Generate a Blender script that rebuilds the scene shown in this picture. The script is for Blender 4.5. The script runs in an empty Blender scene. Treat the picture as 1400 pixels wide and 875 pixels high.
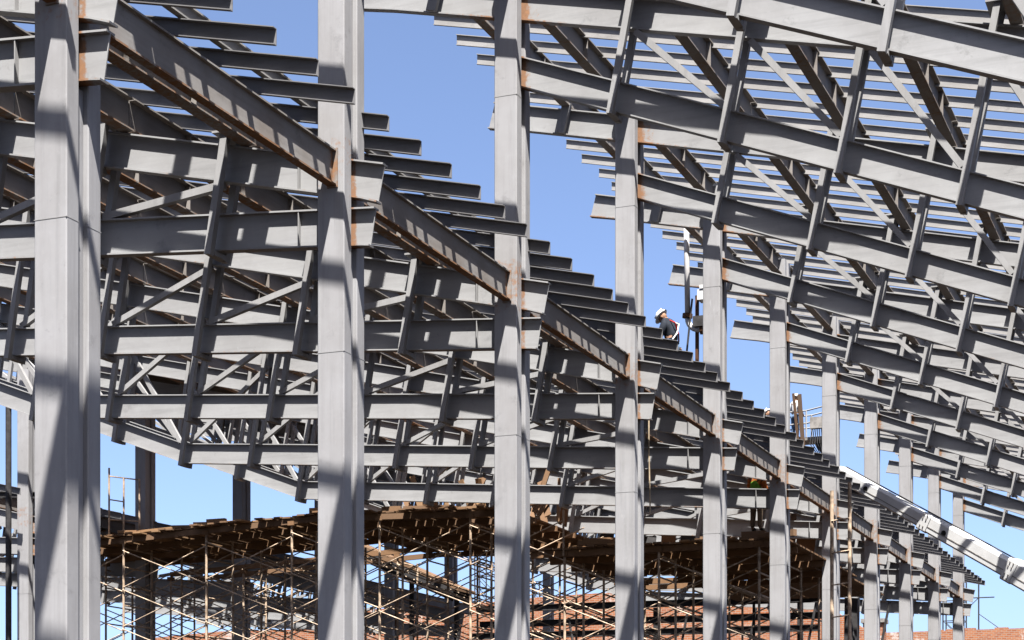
import bpy, bmesh, math, random
from mathutils import Vector, Matrix
random.seed(7)
EYE = 1.6                      # eye height: beam heights below are metres above the eye, the ground lies at world z = 0
F, XC, YH = 2513.0, 700.0, 1085.0
TH = math.atan(1019 / F); CT, ST = math.cos(TH), math.sin(TH)
sc = bpy.context.scene
COL = sc.collection

def limit_x(px, y):            # how far sideways the lens sees at depth y (used only to leave out what is out of view)
    u = (px - XC) / F
    return y * (u * CT - ST) / (CT + u * ST)

# ------------------------------------------------------------------ materials
def nodes(name):
    m = bpy.data.materials.new(name); m.use_nodes = True
    nt = m.node_tree; b = nt.nodes['Principled BSDF']; b.inputs['Specular IOR Level'].default_value = .08
    return m, nt, b
def N(nt, t, **kw):
    n = nt.nodes.new(t)
    for k, v in kw.items(): setattr(n, k, v)
    return n
def mix(nt, fac, a, b):
    n = N(nt, 'ShaderNodeMix', data_type='RGBA')
    for sock, v in ((n.inputs[0], fac), (n.inputs[6], a), (n.inputs[7], b)):
        if isinstance(v, (tuple, float, int)):
            sock.default_value = v if not isinstance(v, tuple) else (*v, 1)
        else: nt.links.new(v, sock)
    return n.outputs[2]
def math_(nt, op, a, b=None, c=None):
    n = N(nt, 'ShaderNodeMath', operation=op)
    for i, v in enumerate((a, b, c)):
        if v is None: continue
        if isinstance(v, (int, float)): n.inputs[i].default_value = v
        else: nt.links.new(v, n.inputs[i])
    return n.outputs[0]
def ramp(nt, val, lo, hi):
    n = N(nt, 'ShaderNodeMapRange'); n.interpolation_type = 'SMOOTHSTEP'
    nt.links.new(val, n.inputs[0]); n.inputs[1].default_value = lo; n.inputs[2].default_value = hi
    return n.outputs[0]
def coords(nt, scale=(1, 1, 1)):
    tc = N(nt, 'ShaderNodeTexCoord'); oi = N(nt, 'ShaderNodeObjectInfo')
    sc_ = N(nt, 'ShaderNodeVectorMath', operation='SCALE'); sc_.inputs[0].default_value = (37, 19, 53)
    nt.links.new(oi.outputs['Random'], sc_.inputs['Scale'])
    ad = N(nt, 'ShaderNodeVectorMath', operation='ADD')
    nt.links.new(tc.outputs['Object'], ad.inputs[0]); nt.links.new(sc_.outputs[0], ad.inputs[1])
    mp = N(nt, 'ShaderNodeMapping'); mp.inputs['Scale'].default_value = scale
    nt.links.new(ad.outputs[0], mp.inputs[0])
    return mp.outputs[0]
def noise(nt, vec, scale, detail=4, rough=.6):
    n = N(nt, 'ShaderNodeTexNoise'); n.inputs['Scale'].default_value = scale
    n.inputs['Detail'].default_value = detail; n.inputs['Roughness'].default_value = rough
    nt.links.new(vec, n.inputs['Vector']); return n.outputs['Fac']

def steel(name, base, dirt, spots=.0, rough=.5, streak=(9, 9, .5), rustcol=(.115, .056, .025)):
    m, nt, b = nodes(name)
    v = coords(nt); vs = coords(nt, streak)
    n1 = noise(nt, v, .9, 5); n2 = noise(nt, vs, 1.0, 4, .7); n3 = noise(nt, v, 14, 4, .7)
    c = mix(nt, ramp(nt, n1, .3, .72), base, dirt)
    c = mix(nt, math_(nt, 'MULTIPLY', ramp(nt, n2, .42, .78), .42), c, tuple(x * .62 for x in dirt))
    c = mix(nt, math_(nt, 'MULTIPLY', ramp(nt, n3, .5, .85), .25), c, tuple(min(1, x * 1.25) for x in base))
    n4 = noise(nt, v, 2.6, 6, .75); n5 = noise(nt, coords(nt, (1, 1, .25)), 5.5, 5, .8)
    c = mix(nt, math_(nt, 'MULTIPLY', ramp(nt, n4, .58, .70), .38), c, tuple(x * .55 for x in dirt))
    c = mix(nt, math_(nt, 'MULTIPLY', ramp(nt, n5, .66, .74), .35), c, tuple(min(1, x * 1.45) for x in base))
    at = N(nt, 'ShaderNodeAttribute', attribute_name='rust')
    r = math_(nt, 'ADD', at.outputs['Fac'], math_(nt, 'MULTIPLY', math_(nt, 'SUBTRACT', n3, .5), 1.1))
    r = math_(nt, 'ADD', r, math_(nt, 'MULTIPLY', math_(nt, 'SUBTRACT', n1, .5), .7))
    r = math_(nt, 'ADD', r, spots)
    mk = ramp(nt, r, .32, .72)
    rc = mix(nt, n3, tuple(x * .5 for x in rustcol), tuple(x * 1.5 for x in rustcol))
    c = mix(nt, math_(nt, 'MULTIPLY', mk, .9), c, rc)
    nt.links.new(c, b.inputs['Base Color'])
    nt.links.new(math_(nt, 'ADD', math_(nt, 'MULTIPLY', mk, .3), math_(nt, 'ADD', math_(nt, 'MULTIPLY', n3, .15), rough - .08)), b.inputs['Roughness'])
    bp = N(nt, 'ShaderNodeBump'); bp.inputs['Strength'].default_value = .12; bp.inputs['Distance'].default_value = .02
    nt.links.new(n1, bp.inputs['Height']); nt.links.new(bp.outputs[0], b.inputs['Normal'])
    return m
def plain(name, col, rough=.6, var=.25, scale=6, metallic=0):
    m, nt, b = nodes(name)
    n = noise(nt, coords(nt), scale, 4)
    nt.links.new(mix(nt, ramp(nt, n, .3, .7), tuple(x * (1 - var) for x in col), tuple(min(1, x * (1 + var)) for x in col)), b.inputs['Base Color'])
    b.inputs['Roughness'].default_value = rough; b.inputs['Metallic'].default_value = metallic
    return m
def wood(name, a, b_):
    m, nt, b = nodes(name)
    v = coords(nt, (12, 1.0, 12)); oi = N(nt, 'ShaderNodeObjectInfo')
    c = mix(nt, noise(nt, v, 1.6, 6, .7), a, b_)
    c = mix(nt, math_(nt, 'MULTIPLY', oi.outputs['Random'], .5), c, (0.0504, 0.03744, 0.0288))
    nt.links.new(c, b.inputs['Base Color']); b.inputs['Roughness'].default_value = .85
    return m
def bricks(name):
    m, nt, b = nodes(name)
    tc = N(nt, 'ShaderNodeTexCoord'); sp = N(nt, 'ShaderNodeSeparateXYZ'); cb = N(nt, 'ShaderNodeCombineXYZ')
    nt.links.new(tc.outputs['Object'], sp.inputs[0])
    nt.links.new(math_(nt, 'ADD', sp.outputs[0], sp.outputs[1]), cb.inputs[0]); nt.links.new(sp.outputs[2], cb.inputs[1])
    br = N(nt, 'ShaderNodeTexBrick'); nt.links.new(cb.outputs[0], br.inputs['Vector'])
    br.inputs['Color1'].default_value = (0.1728, 0.06624, 0.03024, 1); br.inputs['Color2'].default_value = (0.1224, 0.04032, 0.02016, 1)
    br.inputs['Mortar'].default_value = (0.1512, 0.1296, 0.108, 1); br.inputs['Scale'].default_value = 1
    br.inputs['Brick Width'].default_value = .34; br.inputs['Row Height'].default_value = .13
    br.inputs['Mortar Size'].default_value = .014; br.inputs['Bias'].default_value = -.1
    n = noise(nt, cb.outputs[0], .28, 6, .7); n2 = noise(nt, cb.outputs[0], 5, 3, .7)
    w = ramp(nt, math_(nt, 'ADD', math_(nt, 'MULTIPLY', n, .8), math_(nt, 'MULTIPLY', n2, .35)), .61, .72)
    c = mix(nt, math_(nt, 'MULTIPLY', w, .8), br.outputs['Color'], (0.2592, 0.2376, 0.2232))
    n4 = noise(nt, cb.outputs[0], 2.2, 4, .7)
    c = mix(nt, math_(nt, 'MULTIPLY', ramp(nt, n4, .55, .75), .5), c, (0.0792, 0.0324, 0.01872))
    nt.links.new(c, b.inputs['Base Color']); b.inputs['Roughness'].default_value = .9
    return m
def earth(name):
    m, nt, b = nodes(name)
    v = coords(nt); n = noise(nt, v, .08, 8, .65); n2 = noise(nt, v, 1.5, 6)
    c = mix(nt, ramp(nt, n, .35, .65), (.015, .0108, .0078), (.020, .0148, .0108))
    c = mix(nt, math_(nt, 'MULTIPLY', n2, .35), c, (.010, .0075, .0056))
    nt.links.new(c, b.inputs['Base Color']); b.inputs['Roughness'].default_value = .95
    return m

M = {
 'col':    steel('column primer', (0.162, 0.1627, 0.1699), (0.1354, 0.1339, 0.1375), -.12, .50),
 'chord':  steel('truss primer', (0.1598, 0.162, 0.1663), (0.1325, 0.1325, 0.1354), -.12, .48, (.5, 9, 9)),
 'bar':    steel('bar primer', (0.1548, 0.1555, 0.1598), (0.1267, 0.126, 0.1267), -.08, .5),
 'girder': steel('girder primer', (0.1224, 0.1138, 0.108), (0.0972, 0.08784, 0.08136), .0, .6, (9, .5, 9)),
 'eave':   steel('rusty girder primer', (.142, .138, .136), (.108, .096, .088), .03, .6, (9, .5, 9)),
 'joist_shaded': steel('shade-toned joist primer', (0.0936, 0.0936, 0.09936), (0.0756, 0.07416, 0.0756), -.08, .55, (.5, 9, 9)),  # darker than the other joists: their shade is put into the colour
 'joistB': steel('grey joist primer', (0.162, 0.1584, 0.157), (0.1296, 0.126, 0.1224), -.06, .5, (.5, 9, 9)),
 'rust':   steel('weld rust', (0.0612, 0.03312, 0.02016), (0.0432, 0.02016, 0.01008), .08, .85),
 'dark':   plain('dark painted steel', (0.0216, 0.02088, 0.0216), .6),
 'wood':   wood('weathered timber', (.078, .042, .021), (.135, .080, .045)),
 'oldwood': wood('dark old timber', (.030, .016, .009), (.045, .026, .015)),
 'fresh':  wood('fresh timber', (0.144, 0.0792, 0.0396), (0.1944, 0.1224, 0.0648)),
 'pole':   plain('scaffold tube', (.20, .152, .112), .6, .45, 5),
 'brick':  bricks('old brick'),
 'earth':  earth('bare earth'),
 'white':  plain('white machine paint', (0.3024, 0.3046, 0.3067), .4, .06, 3),
 'grime':  plain('machine underside', (0.1152, 0.108, 0.1008), .7),
 'hole':   plain('hole shade black', (0.0108, 0.0108, 0.0108), .9),
 'pipe':   plain('pump pipe grey', (.26, .255, .255), .45, .15, 4),
 'helmet': plain('hard hat plastic', (0.36, 0.36, 0.36), .3, .03),
 'skin':   plain('skin', (0.1224, 0.0684, 0.0432), .6, .1),
 'navy':   plain('dark jacket', (.010, .012, .017), .8, .3),
 'denim':  plain('blue denim', (0.0504, 0.0792, 0.1296), .85, .3),
 'pants':  plain('brown work trousers', (0.0648, 0.0468, 0.0324), .85, .3),
 'shirt':  plain('white shirt', (0.3024, 0.306, 0.3132), .85, .08),
 'green':  plain('green vest', (0.0648, 0.144, 0.0144), .8, .15),
 'orange': plain('orange sleeve', (0.2304, 0.0648, 0.0144), .8, .15),
 'strapR': plain('red strap', (0.1872, 0.0144, 0.0144), .7, .1),
 'boot':   plain('black boot', (0.0144, 0.01296, 0.01152), .7),
 'rope':   plain('rope', (0.18, 0.144, 0.1008), .9),
}

# ------------------------------------------------------------------ mesh building
class MB:
    def __init__(s): s.v = []; s.f = []; s.r = []; s.mi = []
    def _add(s, vs, fs, rust=None, mi=0):
        o = len(s.v); s.v += [tuple(p) for p in vs]
        s.f += [tuple(o + i for i in f) for f in fs]
        s.r += list(rust) if rust else [0.0] * len(vs); s.mi += [mi] * len(fs)
    def sweep(s, stations, section, side, up, rust=None, mi=0):
        """stations: points; section: (a,b) list; closed profile swept through the stations, with end caps"""
        n = len(section); side = Vector(side); up = Vector(up); vs = []; rr = []
        for k, p in enumerate(stations):
            p = Vector(p)
            for a, b in section: vs.append(p + side * a + up * b); rr.append(rust[k] if rust else 0)
        fs = []
        for k in range(len(stations) - 1):
            for j in range(n):
                j2 = (j + 1) % n
                fs.append((k * n + j, k * n + j2, (k + 1) * n + j2, (k + 1) * n + j))
        fs.append(tuple(range(n))[::-1]); fs.append(tuple((len(stations) - 1) * n + j for j in range(n)))
        s._add(vs, fs, rr, mi)
    def ibeam(s, stations, D, W, side, up=(0, 0, 1), tf=.022, tw=.014, rust=None, low=0):
        h, t = W / 2, tw / 2; o = len(s.v)
        sec = [(-h, 0), (h, 0), (h, -tf), (t, -tf), (t, -D + tf), (h, -D + tf), (h, -D), (-h, -D), (-h, -D + tf), (-t, -D + tf), (-t, -tf), (-h, -tf)]
        s.sweep(stations, sec, side, up, rust)
        if low:                    # rust-brown tint along the bottom flange
            for k in range(len(stations)):
                for j in (5, 6, 7, 8): s.r[o + 12 * k + j] += low
    def zee(s, stations, D, W, side, tf=.012, tw=.010, lip=.0):
        h, t = W, tw / 2
        sec = [(-h, 0), (t, 0), (t, -D + tf), (h, -D + tf), (h, -D), (-t, -D), (-t, -tf), (-h, -tf)]
        s.sweep(stations, sec, side, (0, 0, 1))
    def channel(s, stations, D, W, Wb, side, tf=.012, tw=.010):
        # top and bottom flange both on the -side
        sec = [(0, 0), (0, -D), (-Wb, -D), (-Wb, -D + tf), (-tw, -D + tf), (-tw, -tf), (-W, -tf), (-W, 0)]
        s.sweep(stations, sec, side, (0, 0, 1))
    def bar(s, p, q, w, h=None, hint=(0, 1, 0), mi=0):
        p, q = Vector(p), Vector(q); h = h or w; d = (q - p).normalized(); hint = Vector(hint)
        if abs(d.dot(hint)) > .95: hint = Vector((1, 0, 0))
        a = d.cross(hint).normalized(); b = a.cross(d).normalized()
        sec = [(-w / 2, -h / 2), (w / 2, -h / 2), (w / 2, h / 2), (-w / 2, h / 2)]
        s.sweep([p, q], sec, a, b, None, mi)
    def box(s, lo, hi, mi=0, rust=0):
        x0, y0, z0 = lo; x1, y1, z1 = hi
        s._add([(x0, y0, z0), (x1, y0, z0), (x1, y1, z0), (x0, y1, z0), (x0, y0, z1), (x1, y0, z1), (x1, y1, z1), (x0, y1, z1)],
               [(3, 2, 1, 0), (4, 5, 6, 7), (0, 1, 5, 4), (1, 2, 6, 5), (2, 3, 7, 6), (3, 0, 4, 7)], [rust] * 8, mi)
    def tube(s, pts, r, n=8, mi=0):
        pts = [Vector(p) for p in pts]; vs = []; fs = []
        for k, p in enumerate(pts):
            d = (pts[min(k + 1, len(pts) - 1)] - pts[max(k - 1, 0)]).normalized()
            ref = Vector((0, 0, 1)) if abs(d.z) < .9 else Vector((1, 0, 0))
            a = d.cross(ref).normalized(); b = a.cross(d)
            rk = r[k] if isinstance(r, (list, tuple)) else r
            for j in range(n):
                t = 2 * math.pi * j / n; vs.append(p + (a * math.cos(t) + b * math.sin(t)) * rk)
        for k in range(len(pts) - 1):
            for j in range(n):
                j2 = (j + 1) % n; fs.append((k * n + j, k * n + j2, (k + 1) * n + j2, (k + 1) * n + j))
        fs.append(tuple(range(n))[::-1]); fs.append(tuple((len(pts) - 1) * n + j for j in range(n)))
        s._add(vs, fs, None, mi)
    def ball(s, c, r, nu=14, nv=9, v0=0.0, v1=1.0, mi=0):
        rx, ry, rz = r if isinstance(r, tuple) else (r, r, r); vs = []; fs = []
        for i in range(nv + 1):
            ph = math.pi * (v0 + (v1 - v0) * i / nv)
            for j in range(nu):
                t = 2 * math.pi * j / nu
                vs.append((c[0] + rx * math.sin(ph) * math.cos(t), c[1] + ry * math.sin(ph) * math.sin(t), c[2] + rz * math.cos(ph)))
        for i in range(nv):
            for j in range(nu):
                j2 = (j + 1) % nu; fs.append((i * nu + j, (i + 1) * nu + j, (i + 1) * nu + j2, i * nu + j2))
        s._add(vs, fs, None, mi)
    def mesh(s, name, mats, org=(0, 0, 0)):
        me = bpy.data.meshes.new(name)
        me.from_pydata([(x - org[0], y - org[1], z - org[2]) for x, y, z in s.v], [], s.f)
        for m in (mats if isinstance(mats, (list, tuple)) else [mats]): me.materials.append(m)
        if any(s.mi): me.polygons.foreach_set('material_index', s.mi)
        if any(s.r):
            a = me.attributes.new('rust', 'FLOAT', 'POINT'); a.data.foreach_set('value', s.r)
        bm = bmesh.new(); bm.from_mesh(me); bmesh.ops.recalc_face_normals(bm, faces=bm.faces); bm.to_mesh(me); bm.free()
        me.update(); return me

def setp(o, label=None, cat=None, group=None, kind=None):
    if label: o['label'] = label
    if cat: o['category'] = cat
    if group: o['group'] = group
    if kind: o['kind'] = kind
    return o
def thing(name, loc, label, cat, group=None):
    """an Empty at the thing's base; loc in eye-level metres"""
    o = bpy.data.objects.new(name, None); COL.objects.link(o); o.empty_display_size = .2
    o.location = (loc[0], loc[1], loc[2] + EYE); o['org'] = tuple(loc)
    return setp(o, label, cat, group)
def part(name, mb, mat, parent, label=None, smooth=False):
    me = mb.mesh(name, mat, tuple(parent['org']))
    if smooth: me.polygons.foreach_set('use_smooth', [True] * len(me.polygons))
    o = bpy.data.objects.new(name, me); COL.objects.link(o); o.parent = parent; o['org'] = parent['org']
    if label: o['label'] = label
    return o
def single(name, mb, mat, loc, label, cat, group=None, kind=None, smooth=False):
    me = mb.mesh(name, mat, loc)
    if smooth: me.polygons.foreach_set('use_smooth', [True] * len(me.polygons))
    o = bpy.data.objects.new(name, me); COL.objects.link(o); o.location = (loc[0], loc[1], loc[2] + EYE); o['org'] = tuple(loc)
    return setp(o, label, cat, group, kind)

ORD = ['nearest', 'second', 'third', 'fourth', 'fifth', 'sixth', 'seventh', 'eighth', 'ninth', 'tenth', 'eleventh', 'twelfth', 'thirteenth']
def nth(i):
    return 'unseen foremost' if i < 0 else ORD[min(i, 12)]
CNT = ['first', 'second', 'third', 'fourth', 'fifth', 'sixth', 'seventh', 'eighth', 'ninth', 'tenth', 'eleventh', 'twelfth', 'thirteenth', 'fourteenth', 'fifteenth']

# ------------------------------------------------------------------ layout of the frames
R0, BAY, TC = 15.29, 6.0, -11.18
G = -EYE
Ri = lambda i: R0 + BAY * i
PL = .29                                       # plane of a truss behind the front of its column
U = lambda t: 8.30 - .232 * (t + 10.95)        # lower roof, top chord
KINK = -24.88
V = lambda t: 7.67 - .0785 * (t + 10.95) if t > KINK else 8.763 - .375 * (t - KINK)   # lower roof, bottom chord
A = lambda t: 13.0 - .232 * (t + 11.12)        # upper roof, top chord
B = lambda t: 11.87 - .388 * (t + 10.95)       # upper roof, bottom chord
COLTOP = 13.42

def stations(fn, ts, R): return [(t, R, fn(t)) for t in ts]

def column(name, T, R, top, label, group, chordz, seams=(5.75, 11.2), rusty=(7.75, 8.5), detail=True):
    o = thing(name, (T, R, G), label, 'column', group)
    zs = sorted(set([G, 3.0, 5.0, 6.6, rusty[0] - .35, rusty[0], (rusty[0] + rusty[1]) / 2, rusty[1], rusty[1] + .3, 10.5, 12.4, 12.9, top]))
    zs = [z for z in zs if z <= top]
    rr = [.5 if rusty[0] <= z <= rusty[1] else (.2 if z > 12.8 and top > 13 else -.1) for z in zs]
    h = .195; e = .012
    sec = lambda y0, y1: [(-h + e, y0), (h - e, y0), (h, y0 + e), (h, y1 - e), (h - e, y1), (-h + e, y1), (-h, y1 - e), (-h, y0 + e)]
    for (y0, y1, rs) in ((0, .212, rr), (.368, .59, [x * .4 for x in rr])):
        m = MB(); m.sweep([(T, R, z) for z in zs], sec(y0, y1), (1, 0, 0), (0, 1, 0), rs)
        part('shaft', m, M['col'], o)
    lo = G
    for z0, z1 in list(chordz) + [(top - .02, None)]:
        hi = min(z0 - .06, top - .02)
        if hi > lo + .1:
            m = MB(); m.box((T - .13, R + .214, lo), (T + .135, R + .366, hi)); part('web_plate', m, M['col'], o)
        if z1 is None: break
        lo = z1 + .06
    if detail:
        for z in seams:
            if z < top:
                m = MB()
                m.sweep([(T, R, z - .004), (T, R, z + .004)], [(-h - .002, -.003), (h + .002, -.003), (h + .002, .2135), (-h - .002, .2135)], (1, 0, 0), (0, 1, 0))
                m.sweep([(T, R, z - .004), (T, R, z + .004)], [(-h - .002, .3665), (h + .002, .3665), (h + .002, .592), (-h - .002, .592)], (1, 0, 0), (0, 1, 0))
                part('weld_seam', m, M['bar'], o)
        m = MB(); m.box((T - .4, R - .2, G), (T + .4, R + .79, G + .04)); part('base_plate', m, M['col'], o)
    return o

def hanger(o, R, tb, tt, zb, zt, cap=True, w=.1, gap=.2, tie=True):
    m = MB()
    for y in (-gap, gap): m.bar((tb, R + y, zb), (tt, R + y, zt), w)
    if tie: m.box((tb - .05, R - gap + .052, zb + .005), (tb + .06, R + gap - .052, zb + .075), rust=.3)
    if cap: m.box((tt - .17, R - gap - .08, zt), (tt + .17, R + gap + .08, zt + .03))
    part('hanger', m, M['bar'], o)

def lower_truss(i, R, tmin, label, group, dT=0.0, dZ=0.0, name='roof_truss', detail=True):
    Y = R + PL
    o = thing(name, (TC + dT, R, 7.0 + dZ), label, 'roof truss', group)
    u = lambda t: U(t - dT) + dZ
    v = lambda t: V(t - dT) + dZ
    col = TC + .19
    def chord(nm, fn, t0, skew, W=.15):
        ts = [t0, col + .13, col + .06, col + .02, col - .05, col - .42, col - .47, -12.2]
        rr = [.1, .0, .3, .75, .8, .3, .0, 0]
        if fn is v and tmin - dT < KINK - .2: ts += [KINK]; rr += [0]
        ts += [tmin - dT]; rr += [0]
        st = [(t + dT, Y, fn(t + dT)) for t in ts]
        m = MB(); m.ibeam(st, .5, W, (0, 1, 0), rust=rr, low=.42)
        # raked cut of the stub's free end
        for k in range(12):
            x, y, z = m.v[k]; m.v[k] = (x - skew * ((st[0][2] - z) / .5), y, z)
        part(nm, m, M['chord'], o)
        if detail:
            for ts_ in (-11.78,):
                m = MB(); t = ts_ + dT
                m.box((t - .006, Y - .07, fn(t) - .478), (t + .006, Y - .0075, fn(t) - .024)); part('splice_plate', m, M['bar'], o)
    chord('top_chord', u, -10.53, .10); chord('bottom_chord', v, -10.66, .08)
    tb = -13.07; k = 0; prev = None
    while tb > tmin - dT + .3 and k < 16:
        zb = v(tb + dT) - .5 - .09
        zt = u(tb + .3 + dT) + .12
        tt = tb + .165 * (zt - zb)
        hanger(o, Y, tb + dT, tt + dT, zb, zt, tie=detail)
        if prev is not None:
            m = MB()
            if tb > KINK - 1.0:       # foot beside the far hanger, head beside the near one
                p = (tb + .18, Y, v(tb + .18 + dT) + .03); q = (prev[0] - .05, Y, u(prev[0] + dT) - .53)
            else:                     # past the valley the webs lean the other way
                p = (tb + .25, Y, u(tb + dT) - .53); q = (prev[1] - .1, Y, v(prev[1] + dT) + .03)
            m.bar((p[0] + dT, Y - .02, p[2]), (q[0] + dT, Y - .02, q[2]), .1); part('diagonal', m, M['bar'], o)
        prev = (tt - .08, tb); tb -= 1.97; k += 1
    return o

def upper_truss(i, R, tmax, label, group):
    Y = R + PL
    o = thing('roof_truss', (TC, R, 12.0), label, 'roof truss', group)
    col = TC + .19
    def chord(nm, fn, ts, rr, skew):
        st = [(t, Y, fn(t)) for t in ts]; m = MB(); m.ibeam(st, .5, .15, (0, 1, 0), rust=rr, low=.3)
        for k in range(12):
            x, y, z = m.v[k]; m.v[k] = (x - skew * ((st[0][2] - z) / .5), y, z)
        part(nm, m, M['chord'], o)
    spot = .42 if i in (4, 5) else .1
    chord('top_chord', A, [-13.98, -13.3, -12.6, col - .42, col - .3, col + .03, col + .12, col + .5, col + 1.3, tmax], [spot, spot * .6, .05, .4, .9, .95, .5, .25, 0, 0], .13)
    chord('bottom_chord', B, [col - .3, col + .02, col + .06, col + .16, col + .5, tmax], [.9, .95, .7, .35, 0, 0], 0)
    tb, k, prev = -9.44, 0, None
    while tb < tmax - .2:
        zb = B(tb) - .5 - .09; zt = A(tb + .3) + .2; tt = tb + .19 * (zt - zb)
        hanger(o, Y, tb, tt, zb, zt, tie=i < 7)
        if prev is not None:
            m = MB(); q0 = (prev + .02, Y - .02, A(prev) - .53); q1 = (tb + .02, Y - .02, B(tb) + .03)
            m.bar(q0, q1, .1); part('diagonal', m, M['bar'], o)
        prev = tb + .19 * (A(tb) - .5 - zb) + .08; tb += 1.8; k += 1
    # short hanger under the eaves overhang
    m = MB(); m.bar((-12.55, Y - .15, A(-12.55) - .5), (-12.4, Y - .15, A(-12.4) + .08), .17, .08); part('eave_hanger', m, M['bar'], o)
    return o

def girder(name, T, Ya, Yb, ztop, D, W, mat, label, cat, group, stiff=True, rust_end=False, low=.42):
    o = thing(name, (T, Ya, ztop - D), label, cat, group)
    m = MB(); L = Yb - Ya
    ys = [0, .06, .14, L * .5, L - .3, L - .12, L - .02, L] if rust_end else [0, L]
    rr = [.4, .2, .0, .0, .05, .3, .6, .65] if rust_end else [.15, .1]
    m.ibeam([(T, Ya + y, ztop) for y in ys], D, W, (1, 0, 0), rust=rr, low=.58 if rust_end else low)
    part('beam', m, mat, o)
    if rust_end:
        m = MB(); m.box((T - W / 2 - .015, Yb - .001, ztop - D - .02), (T + W / 2 + .015, Yb + .018, ztop + .02), rust=.45); part('end_plate', m, M['eave'], o)
    if stiff:
        for y in (1.45, 3.0, 4.5):
            m = MB(); m.box((T - W / 2 + .008, Ya + y - .006, ztop - D + .024), (T + W / 2 - .008, Ya + y + .006, ztop - .024)); part('stiffener', m, mat, o)
    return o

NF = 11
# columns of the front row
for i in range(-1, NF):
    column('steel_column', TC, Ri(i), COLTOP, f'{nth(i)} grey twin box column of the front row, rust where the rusty beam meets it' if i >= 0 else 'grey twin box column standing before the nearest one in the front row',
           'columns of the front row', [(U(TC) - .5, U(TC)), (B(TC) - .5, B(TC)), (A(TC) - .5, A(TC))][:0] + [(V(TC) - .5, U(TC)), (B(TC) - .5, A(TC))], detail=True)
    tmin = max(-32.4 if i < 5 else -41.0, limit_x(-90, Ri(i) + PL) - .3) if i >= 0 else -14.0
    if tmin < -12.4:
        lower_truss(i, Ri(i), tmin, f'lower roof truss of grey beams passing through the {nth(i)} front column', 'lower roof trusses')
    tmax = min(1.0, max(limit_x(1500, Ri(i)) + 1.2, -8.5)) if i >= 1 else -5.0
    upper_truss(i, Ri(i), tmax, f'upper roof truss sloping down away from the {nth(i)} front column', 'upper roof trusses')

# girders running from frame to frame
for i in range(-1, NF - 1):
    ya, yb = Ri(i), Ri(i + 1)
    btw = f'between the {nth(i)} and {nth(i + 1)} front columns'
    girder('eave_beam', -11.15, ya + .592, yb - .02, 8.37, .47, .125, M['eave'], f'rusty brown beam {btw}', 'beam', 'rusty eave beams', stiff=False, rust_end=True)
    m = MB(); m.ibeam([(-11.9, ya + PL + .01, 9.455), (-11.9, yb + PL - .01, 9.455)], .19, .09, (1, 0, 0))
    single('edge_strip', m, M['joistB'], (-11.9, ya, 9.26), f'slim steel strip laid across the dark joists behind the {nth(i)} front column', 'strip', 'edge strips of the lower roof')
    tb = -13.07
    for k in range(15):
        zt = U(tb + .3) + .12; T = tb + .165 * (zt - V(tb) + .59) + .25; tb -= 1.97
        if i < 0 and k > 2: break
        if T < limit_x(-120, yb) - .3: break
        if T < (-32 if i < 5 else -40.5): break
        girder('roof_girder', T, ya + PL + .01, yb + PL - .01, U(T) + .49, .46, .2, M['girder'], f'brown lower roof girder on the {CNT[k]} hanger line behind the {nth(i)} front column', 'girder', 'girders of the lower roof', stiff=i < 5)
    girder('roof_girder', TC + .03, ya + .592, yb - .004, A(TC) + .47, .44, .19, M['girder'], f'upper girder running back from the head of the {nth(i)} front column', 'girder', 'girders of the upper roof', stiff=i < 5, low=.24)
    girder('roof_girder', -12.42, ya + PL + .01, yb + PL - .01, A(-12.42) + .5, .48, .17, M['eave'], f'upper girder under the overhanging joist tips behind the {nth(i)} front column', 'girder', 'girders of the upper roof', stiff=i < 5, low=.24)
    tb = -9.44
    for k in range(6):
        zt = A(tb + .3) + .2; T = tb + .19 * (zt - B(tb) + .59) + .25; tb += 1.8
        if T > min(.5, max(limit_x(1480, yb) + .6, -8)): break
        if i < 1 and k > 1: break
        girder('roof_girder', T, ya + PL + .01, yb + PL - .01, A(T) + .5, .48, .19, M['girder'], f'brown upper roof girder on the {CNT[k]} hanger line behind the {nth(i)} front column', 'girder', 'girders of the upper roof', stiff=i < 5, low=.24)

# joists: thin channels across the girders, six to a bay
JZ = lambda t: 8.93 - .232 * (t + 10.6)
KZ = lambda t: 14.30 - .232 * (t + 13.98)
def joist(T0, T1, R, fn, D, W, Wb, mat, label, group):
    m = MB(); m.channel([(T0, R, fn(T0)), (T1, R, fn(T1))], D, W, Wb, (0, 1, 0))
    single('roof_joist', m, mat, (T0, R, fn(T0) - D), label, 'joist', group)
for k in range(-9, 64):
    R = R0 + .56 + k + random.uniform(-.02, .02); b = math.floor((k + .001) / 6); n = k - 6 * b
    tl = max(-32.5 if R < 45 else -41.2, limit_x(-140, R) - .3)
    if R < R0: tl = -14.5
    if tl < -11.5:
        joist(-10.6 + random.uniform(-.03, .03), tl, R, JZ, .205, .08, .06, M['joist_shaded'], f'dark lower roof joist, {CNT[n]} behind the {nth(b)} front column', 'joists of the lower roof')
    R = R0 + .44 + k + random.uniform(-.02, .02)
    tr = min(1.2, max(limit_x(1520, R) + .8, -8.0)) if R > R0 + 5 else -6.5
    joist(-13.98 + random.uniform(-.04, .04), tr, R, KZ, .2, .045, .045, M['joistB'], f'grey upper roof joist, {CNT[n]} behind the {nth(b)} front column', 'joists of the upper roof')

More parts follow.
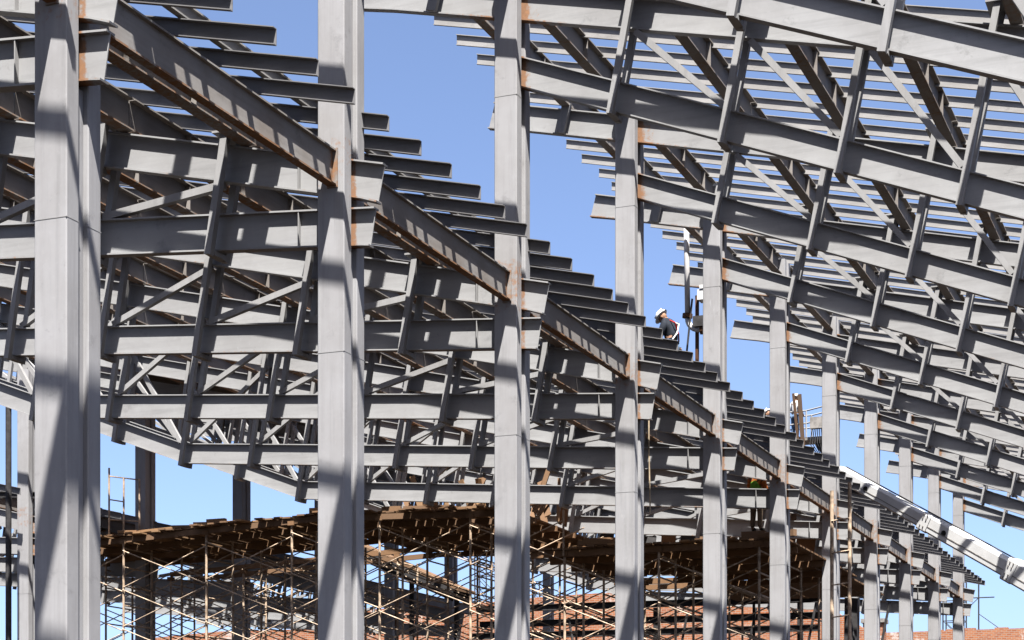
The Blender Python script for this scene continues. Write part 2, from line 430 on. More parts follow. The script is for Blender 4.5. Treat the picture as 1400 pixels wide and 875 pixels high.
# ------------------------------------------------------------------ back row of columns and the roof beyond it
T2 = -32.9
for k in range(5, 13):
    R = Ri(k) - 1.6
    column('steel_column', T2, R, 12.2, f'shaded back row column, {CNT[k - 5]} from the scaffold ladder end' if k > 5 else 'sunlit back row column with rusty bracket beside the nearest front column',
           'columns of the back row', [(6.7, 8.0)], rusty=(7.75, 8.2), detail=k < 8)
for k in range(5, 11):
    R = Ri(k) - 1.6
    lower_truss(k, R, T2 - 13.0, f'far lower truss beyond the scaffold, at the {CNT[k - 5]} back row column', 'trusses behind the back row', dT=T2 - TC, dZ=-.30, detail=False)
    for q, dt in enumerate((-1.7, -3.6, -5.6, -7.6)):
        T = T2 + dt; girder('roof_girder', T, R + PL, R + PL + 5.98, U(T - T2 + TC) - .30 + .49, .46, .17, M['girder'], f'{CNT[q]} far girder beyond the {CNT[k - 5]} back row column', 'girder', 'girders behind the back row', stiff=False)
for k in range(0, 22):
    R = 43.2 + k
    m = MB(); fn = lambda t: JZ(t - T2 + TC) - .30
    t0, t1 = T2 + .3, T2 - 12
    m.channel([(t0, R, fn(t0)), (t1, R, fn(t1))], .2, .08, .06, (0, 1, 0))
    single('roof_joist', m, M['joist_shaded'], (t0, R, fn(t0) - .2), f'far roof joist behind the back row columns, {CNT[k % 6]} past the {CNT[k // 6]} of them', 'joist', 'joists behind the back row')

for k in range(6, 13):  # sheets added above the back row to throw shade on its columns
    y0 = Ri(k) - 1.6 - 3.6; m = MB(); fn = lambda t: JZ(t) + .02
    m.sweep([(-34.6, y0, fn(-34.6)), (-30.2, y0, fn(-30.2))], [(0, 0), (5.97, 0), (5.97, .05), (0, .05)], (0, 1, 0), (0, 0, 1))
    single('shade_sheet', m, M['joist_shaded'], (-32.9, y0, fn(-32.9)), f'added sheet shading the {CNT[k - 5]} back row column', 'shade sheet', 'added shade sheets over the back row')
# ------------------------------------------------------------------ scaffolding
def scaffold_frame(T, R, ztop, dT, label, depth=1.5, tiers=4, r=.030, back=False):
    o = thing('scaffold_tower', (T, R, G), label, 'scaffold', 'scaffold frames under the timber deck')
    for y in (0, depth):
        m = MB(); m.tube([(T, R + y, G), (T, R + y, ztop)], r + .006, 7); part('standard', m, M['pole'], o)
    m = MB(); z = ztop - .12
    while z > 2.2:
        m.tube([(T, R, z), (T, R + depth, z)], r * .8, 6); z -= .57
    part('ladder_rung', m, M['pole'], o)
    for q in range(tiers):
        z1 = ztop - .2 - q * 1.17; z0 = z1 - 1.1
        if dT:
            for y, side in ((-.04, 1), (depth + .04, -1)):
                if side < 0 and not back: continue
                for a, b in ((z0, z1), (z1, z0)):
                    m = MB(); m.tube([(T, R + y + (.02 if a < b else -.02), a), (T + dT, R + y + (.02 if a < b else -.02), b)], r * .62, 5); part('cross_brace', m, M['pole'], o)
    m = MB(); m.box((T - .1, R - .08, ztop - .0), (T + .1, R + .1, ztop + .12)); part('head_jack', m, M['wood'], o)
    return o
deck1 = lambda t: 7.62 + (t + 32.1) * .042 if t < -24.8 else 7.93 - (t + 24.8) * .030
poles = [-34.2, -31.37, -28.51, -25.67, -22.87, -20.09]
where = ['beside the nearest front column', 'under the standing ladder', 'in the open bay', 'beside the second front column', 'behind the second front column', 'before the third front column']
RS = 46.5
for j, T in enumerate(poles):
    dT = poles[j + 1] - T if j < len(poles) - 1 else 2.77
    for q, R in enumerate((RS, RS + 3.2, RS + 7.0)):
        scaffold_frame(T, R, deck1(T) - .2 - q * .05, dT, f'rusty scaffold frame {where[j]}, {["front", "middle", "rearmost"][q]} row', tiers=(4, 3, 2)[q], back=q < 2)
poles2 = [-17.32, -14.66, -11.95]
where2 = ['behind the third front column', 'behind the fourth front column', 'between the fifth and sixth front columns']
for j, T in enumerate(poles2):
    dT = poles2[j + 1] - T if j < 2 else 2.0
    for q, R in enumerate((RS, RS + 3.2, RS + 7.0)):
        scaffold_frame(T, R, 6.42 - q * .03, dT if j < 2 else 0, f'rusty scaffold frame {where2[j]}, {["front", "middle", "rearmost"][q]} row', tiers=(3, 3, 2)[q], back=q < 2)
m = MB(); m.tube([(-17.32, RS - .1, 6.4), (-17.32, RS - .1, 7.65)], .03, 7); single('guard_post', m, M['pole'], (-17.32, RS - .1, 6.4), 'pale upright post standing on the lower deck edge', 'post')
def plank(T, w, Ra, Rb, z, mat='wood', label=None, group=None, dz=.045, tilt=0):
    m = MB(); m.box((T - w / 2, Ra, z), (T + w / 2, Rb, z + dz))
    return single('scaffold_plank', m, M[mat], (T, Ra, z), label, 'plank', group)
t = -34.0
while t < -18.9:
    w = random.uniform(.2, .27); a = RS - .25 + random.uniform(-.3, .25)
    plank(t, w, a, RS + (random.choice((4.8, 5.1)) if t < -25.3 else random.choice((8.6, 8.8))), deck1(t) + random.uniform(.0, .03), random.choice(('wood', 'wood', 'fresh')), 'weathered timber plank laid in the higher scaffold deck', 'planks of the higher scaffold deck')
    t += w + random.choice((.004, .006, .008, .01, .03, .03, .09))
t = -18.2
while t < -11.2:
    w = random.uniform(.2, .27); a = RS - .25 + random.uniform(-.25, .25)
    plank(t, w, a, RS + (random.choice((6.2, 6.6)) if t < -16.4 else random.choice((8.6, 9.0))), 6.55 + random.uniform(0, .04), random.choice(('wood', 'wood', 'fresh')), 'weathered timber plank laid in the lower scaffold deck', 'planks of the lower scaffold deck')
    t += w + random.choice((.004, .006, .01, .03))
for q, y in enumerate((0, 1.5, 3.2, 4.7, 7.0, 8.5)):
    m = MB(); ts = [-34.2, -24.8, -18.75]
    m.sweep([(t, RS + y, deck1(t) - .01) for t in ts], [(-.05, 0), (.05, 0), (.05, -.16), (-.05, -.16)], (0, 1, 0), (0, 0, 1))
    single('deck_bearer', m, M['wood'], (ts[0], RS + y, deck1(ts[0]) - .2), f'timber bearer under the higher scaffold deck, {CNT[q]} from its sunlit edge', 'bearer', 'deck bearers')
    m = MB(); m.box((-18.3, RS + y - .05, 6.385), (-11.3, RS + y + .05, 6.545))
    single('deck_bearer', m, M['wood'], (-18.3, RS + y, 6.385), f'timber bearer under the lower scaffold deck, {CNT[q]} from its sunlit edge', 'bearer', 'deck bearers')
# short blocks and loose boards along the deck edges
for q in range(26):
    T = random.uniform(-32, -18.5); y = RS + random.uniform(-.2, 1.2); z = deck1(T) + .1
    L = random.uniform(.5, 1.7); ang = random.uniform(-.35, .35); h = random.uniform(.06, .16)
    m = MB(); m.bar((T, y, z + h / 2), (T + L * math.cos(ang), y + L * math.sin(ang), z + h / 2), .14, h, (0, 0, 1))
    single('loose_board', m, M[random.choice(('fresh', 'wood', 'wood'))], (T, y, z), 'short loose timber lying on the higher scaffold deck', 'board', 'loose boards on the higher deck')
for q in range(22):
    T = random.uniform(-18, -11.6); y = RS + random.uniform(-.25, 2.5); z = 6.64
    L = random.uniform(.4, 1.5); ang = random.uniform(-.6, 1.2); h = random.uniform(.08, .2)
    m = MB(); m.bar((T, y, z + h / 2), (T + L * math.cos(ang), y + L * math.sin(ang), z + h / 2), .14, h, (0, 0, 1))
    single('loose_board', m, M[random.choice(('fresh', 'wood', 'wood', 'wood'))], (T, y, z), 'short loose timber lying on the lower scaffold deck', 'board', 'loose boards on the lower deck')
# timber formwork piled up on the higher deck near the third column
for q in range(34):
    T = random.uniform(-23.2, -18.6); y = RS + 1.2 + random.uniform(0, 3.5); z = deck1(T) + .12
    L = random.uniform(.6, 1.3); lean = random.uniform(-.5, .5)
    m = MB(); m.bar((T, y, z), (T + lean, y + random.uniform(-.5, .5), z + L), random.uniform(.06, .2), .05, (0, 1, 0))
    single('formwork_board', m, M[random.choice(('fresh', 'wood', 'wood'))], (T, y, z), 'timber formwork board propped on the higher scaffold deck', 'board', 'propped formwork boards')
for q in range(11):
    T = -18.0 + q * .6; h = random.uniform(.9, 1.5); y = RS + 5.5 + random.uniform(-.3, .3)
    m = MB(); m.bar((T, y, 6.62), (T + random.uniform(-.05, .05), y + .25, 6.62 + h), random.uniform(.42, .58), .04, (0, 1, 0))
    single('formwork_board', m, M[random.choice(('wood', 'dark', 'wood'))], (T, y, 6.62), 'dark formwork board standing upright on the lower scaffold deck', 'board', 'upright boards on the lower deck')
# rear platform seen only from below
for q in range(8):
    T = -16.0 + q * .62
    m = MB(); m.box((T - .29, RS + 9.2, 6.5), (T + .29, RS + 14.2 + random.uniform(-.4, .4), 6.55)); single('formwork_sheet', m, M['wood'], (T, RS + 9.2, 6.5), 'dark timber panel of the rear platform behind the lower deck', 'panel', 'panels of the rear platform')
for q, (T, y) in enumerate([(-15.6, RS + 9.6), (-15.6, RS + 13.5), (-12.4, RS + 9.6), (-12.4, RS + 13.5)]):
    m = MB(); m.tube([(T, y, G), (T, y, 6.5)], .05, 7); single('prop', m, M['dark'], (T, y, G), 'dark prop carrying the rear timber platform', 'prop', 'props of the rear platform')
# braced dark props far below
for q in range(9):
    T = -21.5 + q * 1.25 + random.uniform(-.2, .2); y = 62 + random.uniform(-1, 1); s_ = 1 if q % 2 else -1
    m = MB(); m.tube([(T, y, G), (T + s_ * 1.6, y, 6.4)], .045, 6); single('raking_prop', m, M['dark'], (T, y, G), 'dark raking prop in front of the brick wall', 'prop', 'raking props')
# ladder frame standing on the deck
o = thing('access_ladder', (-31.6, RS + .2, 7.72), 'pale ladder frame standing up on the end of the higher scaffold deck', 'ladder')
for T, z1 in ((-32.02, 9.80), (-31.5, 9.48), (-30.95, 9.40)):
    m = MB(); m.tube([(T, RS + .2, 7.72), (T, RS + .2, z1)], .03, 7); part('stile', m, M['pole'], o)
for z, dz, t1 in ((9.55, -.18, -30.95), (8.85, -.1, -31.5), (8.25, -.12, -30.95)):
    m = MB(); m.tube([(-32.02, RS + .2, z), (t1, RS + .2, z + dz)], .022, 6); part('rung', m, M['pole'], o)
# black mast close to the back row at the edge of view
m = MB(); m.tube([(-32.1, 42, G), (-32.1, 42, 10.9)], .085, 10); m.ball((-32.1, 42, 10.95), .11)
single('mast', m, M['dark'], (-32.1, 42, G), 'thin black mast with a round cap before the sunlit back row column', 'mast')
m = MB(); m.ibeam([(-36, 44.0, 8.95), (-30.6, 44.0, 8.55)], .2, .1, (0, 1, 0)); single('tie_beam', m, M['dark'], (-36, 44, 8.7), 'slim dark tie beam crossing behind the black mast', 'beam')
# inclined dark formwork girder beyond the second column
o = thing('ramp', (-30.1, 60, 6.9), 'dark inclined timber ramp below the scaffold deck beside the second front column', 'ramp')
m = MB(); m.sweep([(-31.5, 60, 9.62), (-26.4, 60, 7.35)], [(0, 0), (1.6, 0), (1.6, -.12), (0, -.12)], (0, 1, 0), (0, 0, 1)); part('tread_board', m, M['wood'], o)
for y in (59.95, 61.6):
    m = MB(); m.sweep([(-31.5, y, 9.5), (-26.6, y, 7.3)], [(0, 0), (.08, 0), (.08, -.45), (0, -.28)], (0, 1, 0), (0, 0, 1)); part('stringer', m, M['dark'], o)
m = MB()
for T, z in ((-31.2, 9.0), (-28.6, 7.9), (-26.8, 7.0)): m.bar((T, 60.8, G), (T, 60.8, z), .14)
part('trestle', m, M['dark'], o)
# long dark rails crossing low in front of the brick wall
for q, (z, y) in enumerate(((7.75, 70), (7.15, 70.4), (6.6, 69.6))):
    m = MB(); m.ibeam([(-30, y, z), (-15.5, y, z - .12)], .26, .16, (0, 1, 0)); single('formwork_beam', m, M['dark'], (-30, y, z - .3), f'long dark horizontal beam low before the brick wall, {["topmost", "middle", "lowest"][q]} of three', 'beam', 'dark horizontal beams before the brick wall')
for T in (-28.5, -22.5, -16.6):
    m = MB(); m.bar((T, 71, G), (T, 71, 7.5), .2); single('prop', m, M['dark'], (T, 71, G), 'dark prop behind the long horizontal beams', 'prop', 'props behind the long beams')
# hanging ropes and upright poles beside the columns
m = MB(); m.tube([(-12.05, 37.5, 9.2), (-12.05, 37.5, 7.5), (-12.02, 37.5, 6.0)], .016, 6); single('rope', m, M['rope'], (-12.05, 37.5, 6), 'thin rope hanging beside the fifth front column', 'rope')
for q, (T, R, z1) in enumerate(((-10.42, 48.2, 8.0), (-9.95, 48.2, 8.2))):
    m = MB(); m.tube([(T, R, G), (T, R, z1)], .05, 8); single('pole', m, M['pole'], (T, R, G), ('brown upright pole close behind the sixth front column', 'taller brown pole beside the pole behind the sixth front column')[q], 'pole', 'upright poles')
for q in range(5):
    z = 3.8 + q * .85
    m = MB(); m.tube([(-10.42, 48.15, z), (-9.95, 48.15, z + .05)], .02, 6); single('clamp_tube', m, M['pole'], (-10.42, 48.15, z), 'short tube clamped across the two brown poles', 'tube', 'tubes across the brown poles')

# ------------------------------------------------------------------ brick buildings and the ground
m = MB()
top = [(-78, 10.6), (-66.4, 11.2), (-57.5, 11.1), (-56.8, 12.2), (-51.9, 12.35), (-45, 12.45), (-43, 12.6), (-37, 12.75), (-30, 12.3), (-23.6, 11.0), (-21.2, 9.5), (-20.8, 9.4)]
n = len(top); vs = []
for y in (110, 110.6):
    vs += [(x, y, z) for x, z in top] + [(x, y, G) for x, z in top]
fs = []
for k in range(n - 1):
    fs += [(k, k + 1, n + k + 1, n + k), (2 * n + k + 1, 2 * n + k, 3 * n + k, 3 * n + k + 1), (2 * n + k, 2 * n + k + 1, k + 1, k)]
fs += [(0, n, 3 * n, 2 * n), (n - 1, 3 * n - 1, 4 * n - 1, 2 * n - 1)]
m._add(vs, fs); single('brick_wall', m, M['brick'], (-50, 110, G), 'old orange brick wall behind the scaffolding with white stained patches', 'wall')
m = MB(); m.box((-30, 130, G), (14, 130.6, 11.35))
for q in range(40):
    x = -30 + q * 1.1
    if random.random() < .45: m.box((x, 130.002, 11.35), (x + .9, 130.5, 11.35 + random.uniform(.06, .16)))
single('brick_wall', m, M['brick'], (-8, 130, G), 'long far brick wall low behind the last columns of the front row', 'wall')
o = thing('brick_chimney', (-21.9, 113, G), 'small brick chimney beside the sloping end of the nearer brick wall', 'chimney')
m = MB(); m.box((-22.5, 113, G), (-21.3, 114.2, 10.5)); part('stack', m, M['brick'], o)
m = MB(); m.box((-22.62, 112.88, 10.505), (-21.18, 114.32, 10.75)); part('cap', m, M['grime'], o)
m = MB(); m.box((-1500, -300, -2.1), (1500, 3000, G)); single('ground', m, M['earth'], (0, 0, G), None, None, kind='structure')
def lattice(name, T, R, z1, w, label):
    o = thing(name, (T, R, G), label, 'mast')
    for a, b in ((-1, -1), (1, -1), (1, 1), (-1, 1)):
        m = MB(); m.tube([(T + a * w / 2, R + b * w / 2, G), (T + a * w / 2, R + b * w / 2, z1)], .06, 6); part('corner_post', m, M['dark'], o)
    m = MB(); z = z1
    while z > 8:
        for y in (-w / 2, w / 2):
            m.bar((T - w / 2, R + y, z), (T + w / 2, R + y, z), .07); m.bar((T - w / 2, R + y, z), (T + w / 2, R + y, z - w), .05)
        z -= w
    part('lattice', m, M['dark'], o)
    return o
lattice('lattice_mast', -57.9, 150, 18.5, 1.1, 'dark lattice mast above the brick wall beside the third front column')
lattice('lattice_mast', -63.6, 150, 21.5, 1.1, 'taller dark lattice mast beyond the brick wall, seen through the scaffold braces')
lattice('lattice_mast', -22.5, 150, 17.0, 1.6, 'short dark lattice mast above the far wall between the last front columns')
m = MB(); m.tube([(-19.24, 140, G), (-19.24, 140, 16.2)], .06, 6); m.tube([(-20.7, 140, 14.6), (-18.1, 140, 14.6)], .05, 6); m.tube([(-19.24, 140, 14.6), (-20.9, 140, 13.0)], .03, 5); m.tube([(-19.24, 140, 13.4), (-17.4, 140, 12.0)], .03, 5)
single('antenna', m, M['dark'], (-19.24, 140, G), 'thin dark antenna with a crossbar above the far brick wall', 'antenna')

# ------------------------------------------------------------------ white telescopic boom
P0 = Vector((-11.35, 54.0, 9.42)); P1 = Vector((-6.05, 51.5, 6.0)); D = P1 - P0; d = D.normalized()
o = thing('telescopic_boom', tuple(P0 + D * 1.25), 'white telescopic boom reaching up behind the dark joist tips', 'boom')
side = d.cross(Vector((0, 0, 1))).normalized(); up = side.cross(d).normalized()
def boxsec(w, h): 
    e = .05
    return [(-w + e, -h), (w - e, -h), (w, -h + e), (w, h - e), (w - e, h), (-w + e, h), (-w, h - e), (-w, -h + e)]
for nm, a, b, w in (('inner_section', -.02, .50, .205), ('middle_section', .49, .985, .24), ('outer_section', .965, 1.25, .30)):
    m = MB(); m.sweep([P0 + D * a, P0 + D * b], boxsec(w, w), side, up); sec = part(nm, m, M['white'], o)
    face = side if side.dot(Vector((0, -1, 0))) > 0 else -side
    m = MB(); c0 = P0 + D * (a + .01) + face * (w + .002) - up * w * .25; c1 = P0 + D * (b - .01) + face * (w + .002) - up * w * .25
    m.bar(c0, c1, .022, .012, face); part('seam_line', m, M['grime'], sec)
    if nm != 'inner_section':
        m = MB(); m.sweep([P0 + D * a - d * .02, P0 + D * a + d * .32], boxsec(w + .016, w + .016), side, up); col_ = part('collar', m, M['white'], sec)
        m = MB()
        for ux in (-.16, -.08, .08, .16):
            for q in (.08, .2):
                c = P0 + D * a + d * q + face * (w + .017) + up * ux * 1.4; m.tube([c, c + face * .02], .022, 6)
        part('bolt', m, M['grime'], sec)
face = side if side.dot(Vector((0, -1, 0))) > 0 else -side
for s_, w in ((.165, .205), (.625, .24)):
    c = P0 + D * s_ + face * (w - .01)
    m = MB(); m.tube([c, c + face * .016], .085, 16); part('hole_shade_disc', m, M['hole'], o)  # black disc on the face, painted for the shade inside a hole
m = MB(); m.tube([P0 + up * .25, P0 + D * .96 + up * .31], .02, 6); part('hydraulic_hose', m, M['dark'], o)

# ------------------------------------------------------------------ pump pipe and hoist behind the fifth column
o = thing('pump_pipe', (-12.83, 43, 11.2), 'grey elbow pipe hanging above the crouching worker beside the fifth front column', 'pipe')
pts = [(-12.88, 43, 14.6), (-12.85, 43, 13.0), (-12.83, 43, 11.62)]
m = MB(); m.tube(pts, .068, 12); part('riser', m, M['pipe'], o, smooth=True)
m = MB(); cx, cz = -12.83 + .3, 11.55
m.tube([(cx - .3 * math.cos(a), 43, cz - .3 * math.sin(a)) for a in [math.pi / 2 * k / 6 for k in range(7)]] + [(-12.2, 43, cz - .31)], .068, 12); part('elbow', m, M['pipe'], o, smooth=True)
m = MB(); m.tube([(-12.84, 43, 11.56), (-12.83, 43, 11.66)], .125, 12); m.tube([(-12.5, 43, cz - .30), (-12.42, 43, cz - .305)], .125, 12); part('flange', m, M['rust'], o)
o = thing('hoist_mast', (-12.35, 43.1, 8.6), 'rusty hoist mast with white head box at the pump pipe', 'mast')
for T in (-12.62, -12.42, -12.26):
    m = MB(); m.bar((T, 43.1, 8.6), (T, 43.1, 12.1 if T < -12.5 else 11.9), .07, .1); part('rail', m, M['rust'], o)
m = MB(); m.box((-12.56, 42.9, 11.95), (-12.2, 43.25, 12.2)); m.box((-12.5, 42.88, 12.21), (-12.26, 43.2, 12.3)); part('head_box', m, M['white'], o)
m = MB(); m.box((-12.66, 42.85, 11.3), (-12.2, 43.0, 11.55)); part('bracket', m, M['dark'], o)
m = MB(); m.tube([(-12.7, 42.95, 12.0), (-12.85, 42.95, 10.6), (-12.6, 42.95, 9.7)], .025, 6); part('hose', m, M['dark'], o)
# white machine seen through the upper joists
o = thing('pump_boom_head', (-13.6, 47, 14.6), 'pale machine head seen between the upper joists behind the fifth front column', 'machine')
m = MB(); m.bar((-14.0, 47, 16.0), (-13.2, 47, 14.9), .35, .3); part('knuckle', m, M['white'], o)
m = MB(); m.tube([(-13.3, 46.8, 15.9), (-12.9, 46.8, 14.6)], .08, 8); part('pipe', m, M['pipe'], o)

# ------------------------------------------------------------------ work platform of a boom lift
bx, by, bz = -16.9, 72.0, 14.05
o = thing('work_platform', (bx, by, bz), 'lift platform with railings, control box and two upright timbers carried behind the lower roof', 'platform')
m = MB(); m.box((bx - .3, by - .5, bz - .12), (bx + 1.15, by + .5, bz)); part('floor', m, M['grime'], o)
m = MB()
for x in (bx - .28, bx + .42, bx + 1.1):
    for y in (by - .48, by + .48): m.tube([(x, y, bz), (x, y, bz + 1.05)], .035, 7)
part('post', m, M['bar'], o)
m = MB()
for z in (.55, 1.05):
    for y in (by - .48, by + .48): m.tube([(bx - .5, y, bz + z - .02), (bx + .42, y, bz + z), (bx + 1.1, y, bz + z + .12)], .032, 7)
part('guard_rail', m, M['bar'], o)
m = MB(); m.box((bx + .62, by - .75, bz + .28), (bx + 1.2, by - .52, bz + .72)); part('control_box', m, M['grime'], o)
m = MB(); m.bar((bx + .8, by, bz - .12), (bx + 2.2, by, bz - 2.4), .3, .3); m.bar((bx + 2.2, by, bz - 2.4), (bx + 2.0, by, G), .5, .5); part('lift_arm', m, M['dark'], o)
m = MB()
for q in range(6): m.tube([(bx + .7 + q * .07, by - .6, bz + .3), (bx + .6 + q * .1, by - .66, bz - .3), (bx + .9 + q * .05, by - .5, bz - .75)], .02, 5)
part('cable', m, M['dark'], o)
for q, (x, lean) in enumerate(((bx + .02, -.1), (bx + .2, -.04))):
    m = MB(); m.bar((x + .12, by - .56, bz - .5), (x + lean, by - .56, bz + 1.75 - q * .05), .1 + .06 * q, .06)
    single('timber_post', m, M['oldwood'], (x, by - .56, bz - .5), ('slimmer leaning timber held upright at the lift platform railing', 'broader timber held upright at the lift platform railing')[q], 'timber', 'timbers at the lift platform')

# ------------------------------------------------------------------ people
def skin_mesh(name, pts, edges, rad, root, mat, sub=1):
    me = bpy.data.meshes.new(name); keys = list(pts); ix = {k: n for n, k in enumerate(keys)}
    me.from_pydata([pts[k] for k in keys], [(ix[a], ix[b]) for a, b in edges], [])
    ob = bpy.data.objects.new(name, me); COL.objects.link(ob)
    md = ob.modifiers.new('skin', 'SKIN'); md.use_smooth_shade = True
    for k in keys:
        sv = me.skin_vertices[0].data[ix[k]]; r = rad[k]; sv.radius = r if isinstance(r, tuple) else (r, r); sv.use_root = (k == root)
    ss = ob.modifiers.new('sub', 'SUBSURF'); ss.levels = sub; ss.render_levels = sub
    dg = bpy.context.evaluated_depsgraph_get(); dg.update()
    out = bpy.data.meshes.new_from_object(ob.evaluated_get(dg)); bpy.data.objects.remove(ob)
    out.materials.clear(); out.materials.append(mat); out.name = name
    return out
def person(label, loc, yaw, J, top_mat, leg_mat, sleeve_mat=None, look=0.0, vest=None, straps=False):
    """J: joints in metres from the pelvis; x forward, y to the person's own left side, z up"""
    o_loc = (loc[0], loc[1], loc[2] + EYE)
    P = dict(J)
    for s_, sg in (('l', 1), ('r', -1)):
        w = Vector(P['wrist_' + s_]); e = Vector(P['elbow_' + s_]); dr = (w - e).normalized()
        sd = Vector((0, 1, 0)).cross(dr).normalized() if abs(dr.y) < .9 else Vector((1, 0, 0)); n_ = dr.cross(sd).normalized()
        P['palm_' + s_] = tuple(w + dr * .085)
        for f, (o_, L, cv) in enumerate(((-.032, .062, .35), (-.011, .072, .4), (.011, .068, .45), (.031, .052, .5))):
            b = w + dr * .098 + sd * o_; mid = b + dr * L * .55 + n_ * cv * .02; tip = mid + dr * L * .4 + n_ * cv * .05
            P[f'fa{f}{s_}'] = tuple(b); P[f'fb{f}{s_}'] = tuple(mid); P[f'fc{f}{s_}'] = tuple(tip)
        P['ta' + s_] = tuple(w + dr * .04 - sd * .04); P['tb' + s_] = tuple(w + dr * .085 - sd * .062 + n_ * .012)
    E = [('pelvis', 'spine'), ('spine', 'chest'), ('chest', 'neck'), ('neck', 'head')]
    rad = {'pelvis': (.125, .105), 'spine': (.125, .10), 'chest': (.15, .115), 'neck': .058, 'head': .075}
    for s_ in 'lr':
        E += [('chest', 'sho_' + s_), ('sho_' + s_, 'elbow_' + s_), ('elbow_' + s_, 'wrist_' + s_), ('wrist_' + s_, 'palm_' + s_),
              ('pelvis', 'hip_' + s_), ('hip_' + s_, 'knee_' + s_), ('knee_' + s_, 'ankle_' + s_), ('ankle_' + s_, 'toe_' + s_)]
        rad.update({'sho_' + s_: .062, 'elbow_' + s_: .044, 'wrist_' + s_: .029, 'palm_' + s_: (.036, .02), 'hip_' + s_: .088, 'knee_' + s_: .06, 'ankle_' + s_: .043, 'toe_' + s_: .038})
        for f in range(4):
            E += [('palm_' + s_, f'fa{f}{s_}'), (f'fa{f}{s_}', f'fb{f}{s_}'), (f'fb{f}{s_}', f'fc{f}{s_}')]
            rad.update({f'fa{f}{s_}': .0095, f'fb{f}{s_}': .009, f'fc{f}{s_}': .008})
        E += [('wrist_' + s_, 'ta' + s_), ('ta' + s_, 'tb' + s_)]; rad.update({'ta' + s_: .012, 'tb' + s_: .01})
    body = skin_mesh('person', P, E, rad, 'pelvis', M['skin'])
    # head: skull, jaw, nose, ears, brow
    bm = bmesh.new(); bm.from_mesh(body)
    h = Vector(P['head']); nk = Vector(P['neck']); upv = (h - nk).normalized()
    fw = Vector((math.cos(look), 0, math.sin(look))); fw = (fw - upv * fw.dot(upv)).normalized(); lf = upv.cross(fw)
    fr = Matrix((fw, lf, upv)).transposed().to_4x4()
    def blob(c, r):
        g = bmesh.ops.create_icosphere(bm, subdivisions=2, radius=1)
        bmesh.ops.transform(bm, verts=g['verts'], matrix=Matrix.Translation(h + fr.to_3x3() @ Vector(c)) @ fr @ Matrix.Diagonal((*r, 1)))
    blob((.005, 0, .055), (.098, .076, .105)); blob((.035, 0, -.02), (.062, .058, .07)); blob((.105, 0, .02), (.018, .013, .026))
    for sg in (1, -1): blob((0, .078 * sg, .03), (.022, .012, .034)); blob((.088, .03 * sg, .045), (.012, .015, .01))
    blob((.09, 0, -.025), (.012, .026, .008))
    for f_ in bm.faces: f_.smooth = True
    bm.to_mesh(body); bm.free()
    ob = bpy.data.objects.new('person', body); COL.objects.link(ob); ob.location = o_loc; ob.rotation_euler = (0, 0, yaw)
    setp(ob, label, 'person'); ob['org'] = (0, 0, -EYE)
    def child(name, me, lab=None):
        c = bpy.data.objects.new(name, me); COL.objects.link(c); c.parent = ob
        if lab: c['label'] = lab
    def cloth(name, keys, edges, grow, root, mat, over=None):
        r2 = {k: (tuple(x + grow for x in rad[k]) if isinstance(rad[k], tuple) else rad[k] + grow) for k in keys}
        if over: r2.update(over)
        child(name, skin_mesh(name, {k: P[k] for k in keys}, edges, r2, root, mat))
    up_e = [e for e in E if all(x.split('_')[0] in ('pelvis', 'spine', 'chest', 'neck', 'sho', 'elbow', 'wrist') and not x.startswith('palm') for x in e)]
    cloth('jacket', ['neck', 'pelvis', 'spine', 'chest', 'sho_l', 'sho_r', 'elbow_l', 'elbow_r', 'wrist_l', 'wrist_r'], up_e, .032, 'pelvis', sleeve_mat or top_mat, {'neck': .066})
    leg_k = ['pelvis'] + [a + s_ for a in ('hip_', 'knee_', 'ankle_') for s_ in 'lr']
    cloth('trousers', leg_k, [e for e in E if e[0] in leg_k and e[1] in leg_k], .022, 'pelvis', leg_mat, {'pelvis': (.135, .118)})
    for s_ in 'lr':
        cloth('boot', ['ankle_' + s_, 'toe_' + s_], [('ankle_' + s_, 'toe_' + s_)], .02, 'ankle_' + s_, M['boot'])
    if vest: cloth('vest', ['pelvis', 'spine', 'chest'], [('pelvis', 'spine'), ('spine', 'chest')], .06, 'pelvis', vest)
    m = MB(); m.ball((0, 0, 0), (.142, .122, .125), 16, 6, 0, .5)
    m.ball((.02, 0, .0), (.172, .142, .012), 16, 4)
    m.bar((-.12, 0, .07), (.12, 0, .07), .03, .12, (0, 1, 0))
    me = m.mesh('hard_hat', M['helmet']); me.polygons.foreach_set('use_smooth', [True] * len(me.polygons))
    me.transform(Matrix.Translation(h + upv * .088 - fw * .005) @ fr); child('hard_hat', me)
    if straps:
        c = Vector(P['chest']); sp = Vector(P['spine'])
        for sg, mt in ((1, M['strapR']), (-1, M['shirt'])):
            m = MB(); back = Vector((-.155, 0, 0))
            m.tube([c + Vector((.02, .1 * sg, .15)), c + back + Vector((-.01, .085 * sg, .05)), sp + back * .95 + Vector((0, -.03 * sg, 0.02)), sp + Vector((-.1, -.13 * sg, -.12))], .016, 6)
            child('harness_strap', m.mesh('harness_strap', mt))
    return ob
stand = dict(pelvis=(0, 0, 0), spine=(0, 0, .2), chest=(.02, 0, .40), neck=(.03, 0, .56), head=(.05, 0, .66),
  sho_l=(.02, .19, .48), sho_r=(.02, -.19, .48), elbow_l=(.05, .25, .2), elbow_r=(.05, -.25, .2), wrist_l=(.22, .2, .06), wrist_r=(.22, -.2, .06),
  hip_l=(0, .1, -.05), hip_r=(0, -.1, -.05), knee_l=(.03, .11, -.48), knee_r=(.03, -.11, -.48), ankle_l=(0, .12, -.88), ankle_r=(0, -.12, -.88), toe_l=(.17, .14, -.93), toe_r=(.17, -.14, -.93))
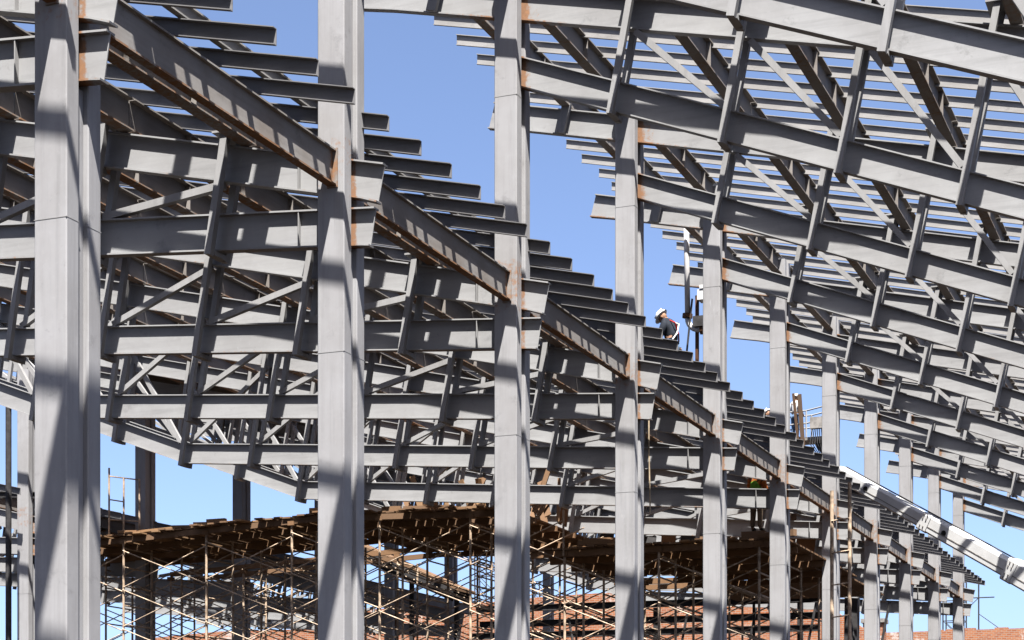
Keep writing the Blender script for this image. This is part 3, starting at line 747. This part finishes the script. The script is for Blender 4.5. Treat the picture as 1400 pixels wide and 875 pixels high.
sit = dict(pelvis=(0, 0, 0), spine=(.0, 0, .18), chest=(.04, 0, .36), neck=(.10, 0, .50), head=(.165, 0, .555),
  sho_l=(.05, .18, .43), sho_r=(.05, -.18, .43), elbow_l=(.12, .23, .17), elbow_r=(.12, -.23, .17), wrist_l=(.33, .14, .08), wrist_r=(.33, -.14, .08),
  hip_l=(.02, .1, -.02), hip_r=(.02, -.1, -.02), knee_l=(.40, .15, .0), knee_r=(.40, -.15, .0), ankle_l=(.02, .16, -.08), ankle_r=(.02, -.16, -.08), toe_l=(-.15, .17, -.09), toe_r=(-.15, -.17, -.09))
person('worker in dark jacket with red harness strap, crouched on the dark joists', (-11.1, 36.05, JZ(-11.1) + .14), math.radians(168), sit, M['navy'], M['denim'], look=-.9, straps=True)
person('worker half hidden behind the dark joists, only the white hard hat showing', (-11.92, 47.9, 9.53), math.radians(150), sit, M['shirt'], M['denim'], look=-.6)
m = MB(); m.box((-12.75, 47.7, 6.66), (-12.1, 48.35, 6.98)); single('timber_block', m, M['wood'], (-12.4, 48, 6.66), 'timber block stack under the boots of the worker in green vest', 'timber')
person('worker in green vest with orange sleeves standing on the lower deck under the beams', (-12.42, 48.0, 7.98), math.radians(70), stand, M['orange'], M['pants'], vest=M['green'])
person('worker in white shirt and blue jeans standing on the lift platform', (bx - .12, by - .1, bz + .98), math.radians(60), stand, M['shirt'], M['denim'])

# ------------------------------------------------------------------ sun, sky, camera
S = Vector((.24, -.40, 1.0)).normalized()
el = math.asin(S.z); az = math.atan2(S.x, S.y)
w = bpy.data.worlds.new('World'); sc.world = w; w.use_nodes = True; nt = w.node_tree
sky = nt.nodes.new('ShaderNodeTexSky'); sky.sky_type = 'NISHITA'; sky.sun_disc = False
sky.sun_elevation = el; sky.sun_rotation = az; sky.air_density = .5; sky.dust_density = 3.5; sky.ozone_density = 2.4; sky.altitude = 600
bg = nt.nodes['Background']; bg.inputs['Strength'].default_value = .05
nt.links.new(sky.outputs[0], bg.inputs[0])
L = bpy.data.lights.new('sun', 'SUN'); L.energy = 5.0; L.angle = math.radians(.5); L.color = (1, .955, .89)
lo = bpy.data.objects.new('sun', L); COL.objects.link(lo); lo.rotation_euler = S.to_track_quat('Z', 'Y').to_euler(); lo.location = (0, 0, 60)
cam = bpy.data.cameras.new('camera'); co = bpy.data.objects.new('camera', cam); COL.objects.link(co)
co.location = (0, 0, EYE); co.rotation_euler = (math.radians(90), 0, TH)
cam.sensor_width = 36; cam.lens = F / 1400 * 36; cam.shift_y = (YH - 437.5) / 1400; cam.clip_end = 5000; cam.clip_start = .1
sc.camera = co
vs_ = sc.view_settings; vs_.view_transform = 'Standard'; vs_.look = 'None'; vs_.gamma = 1; vs_.exposure = 2.8; vs_.use_curve_mapping = False
for o in list(bpy.data.objects):
    if 'org' in o: del o['org']
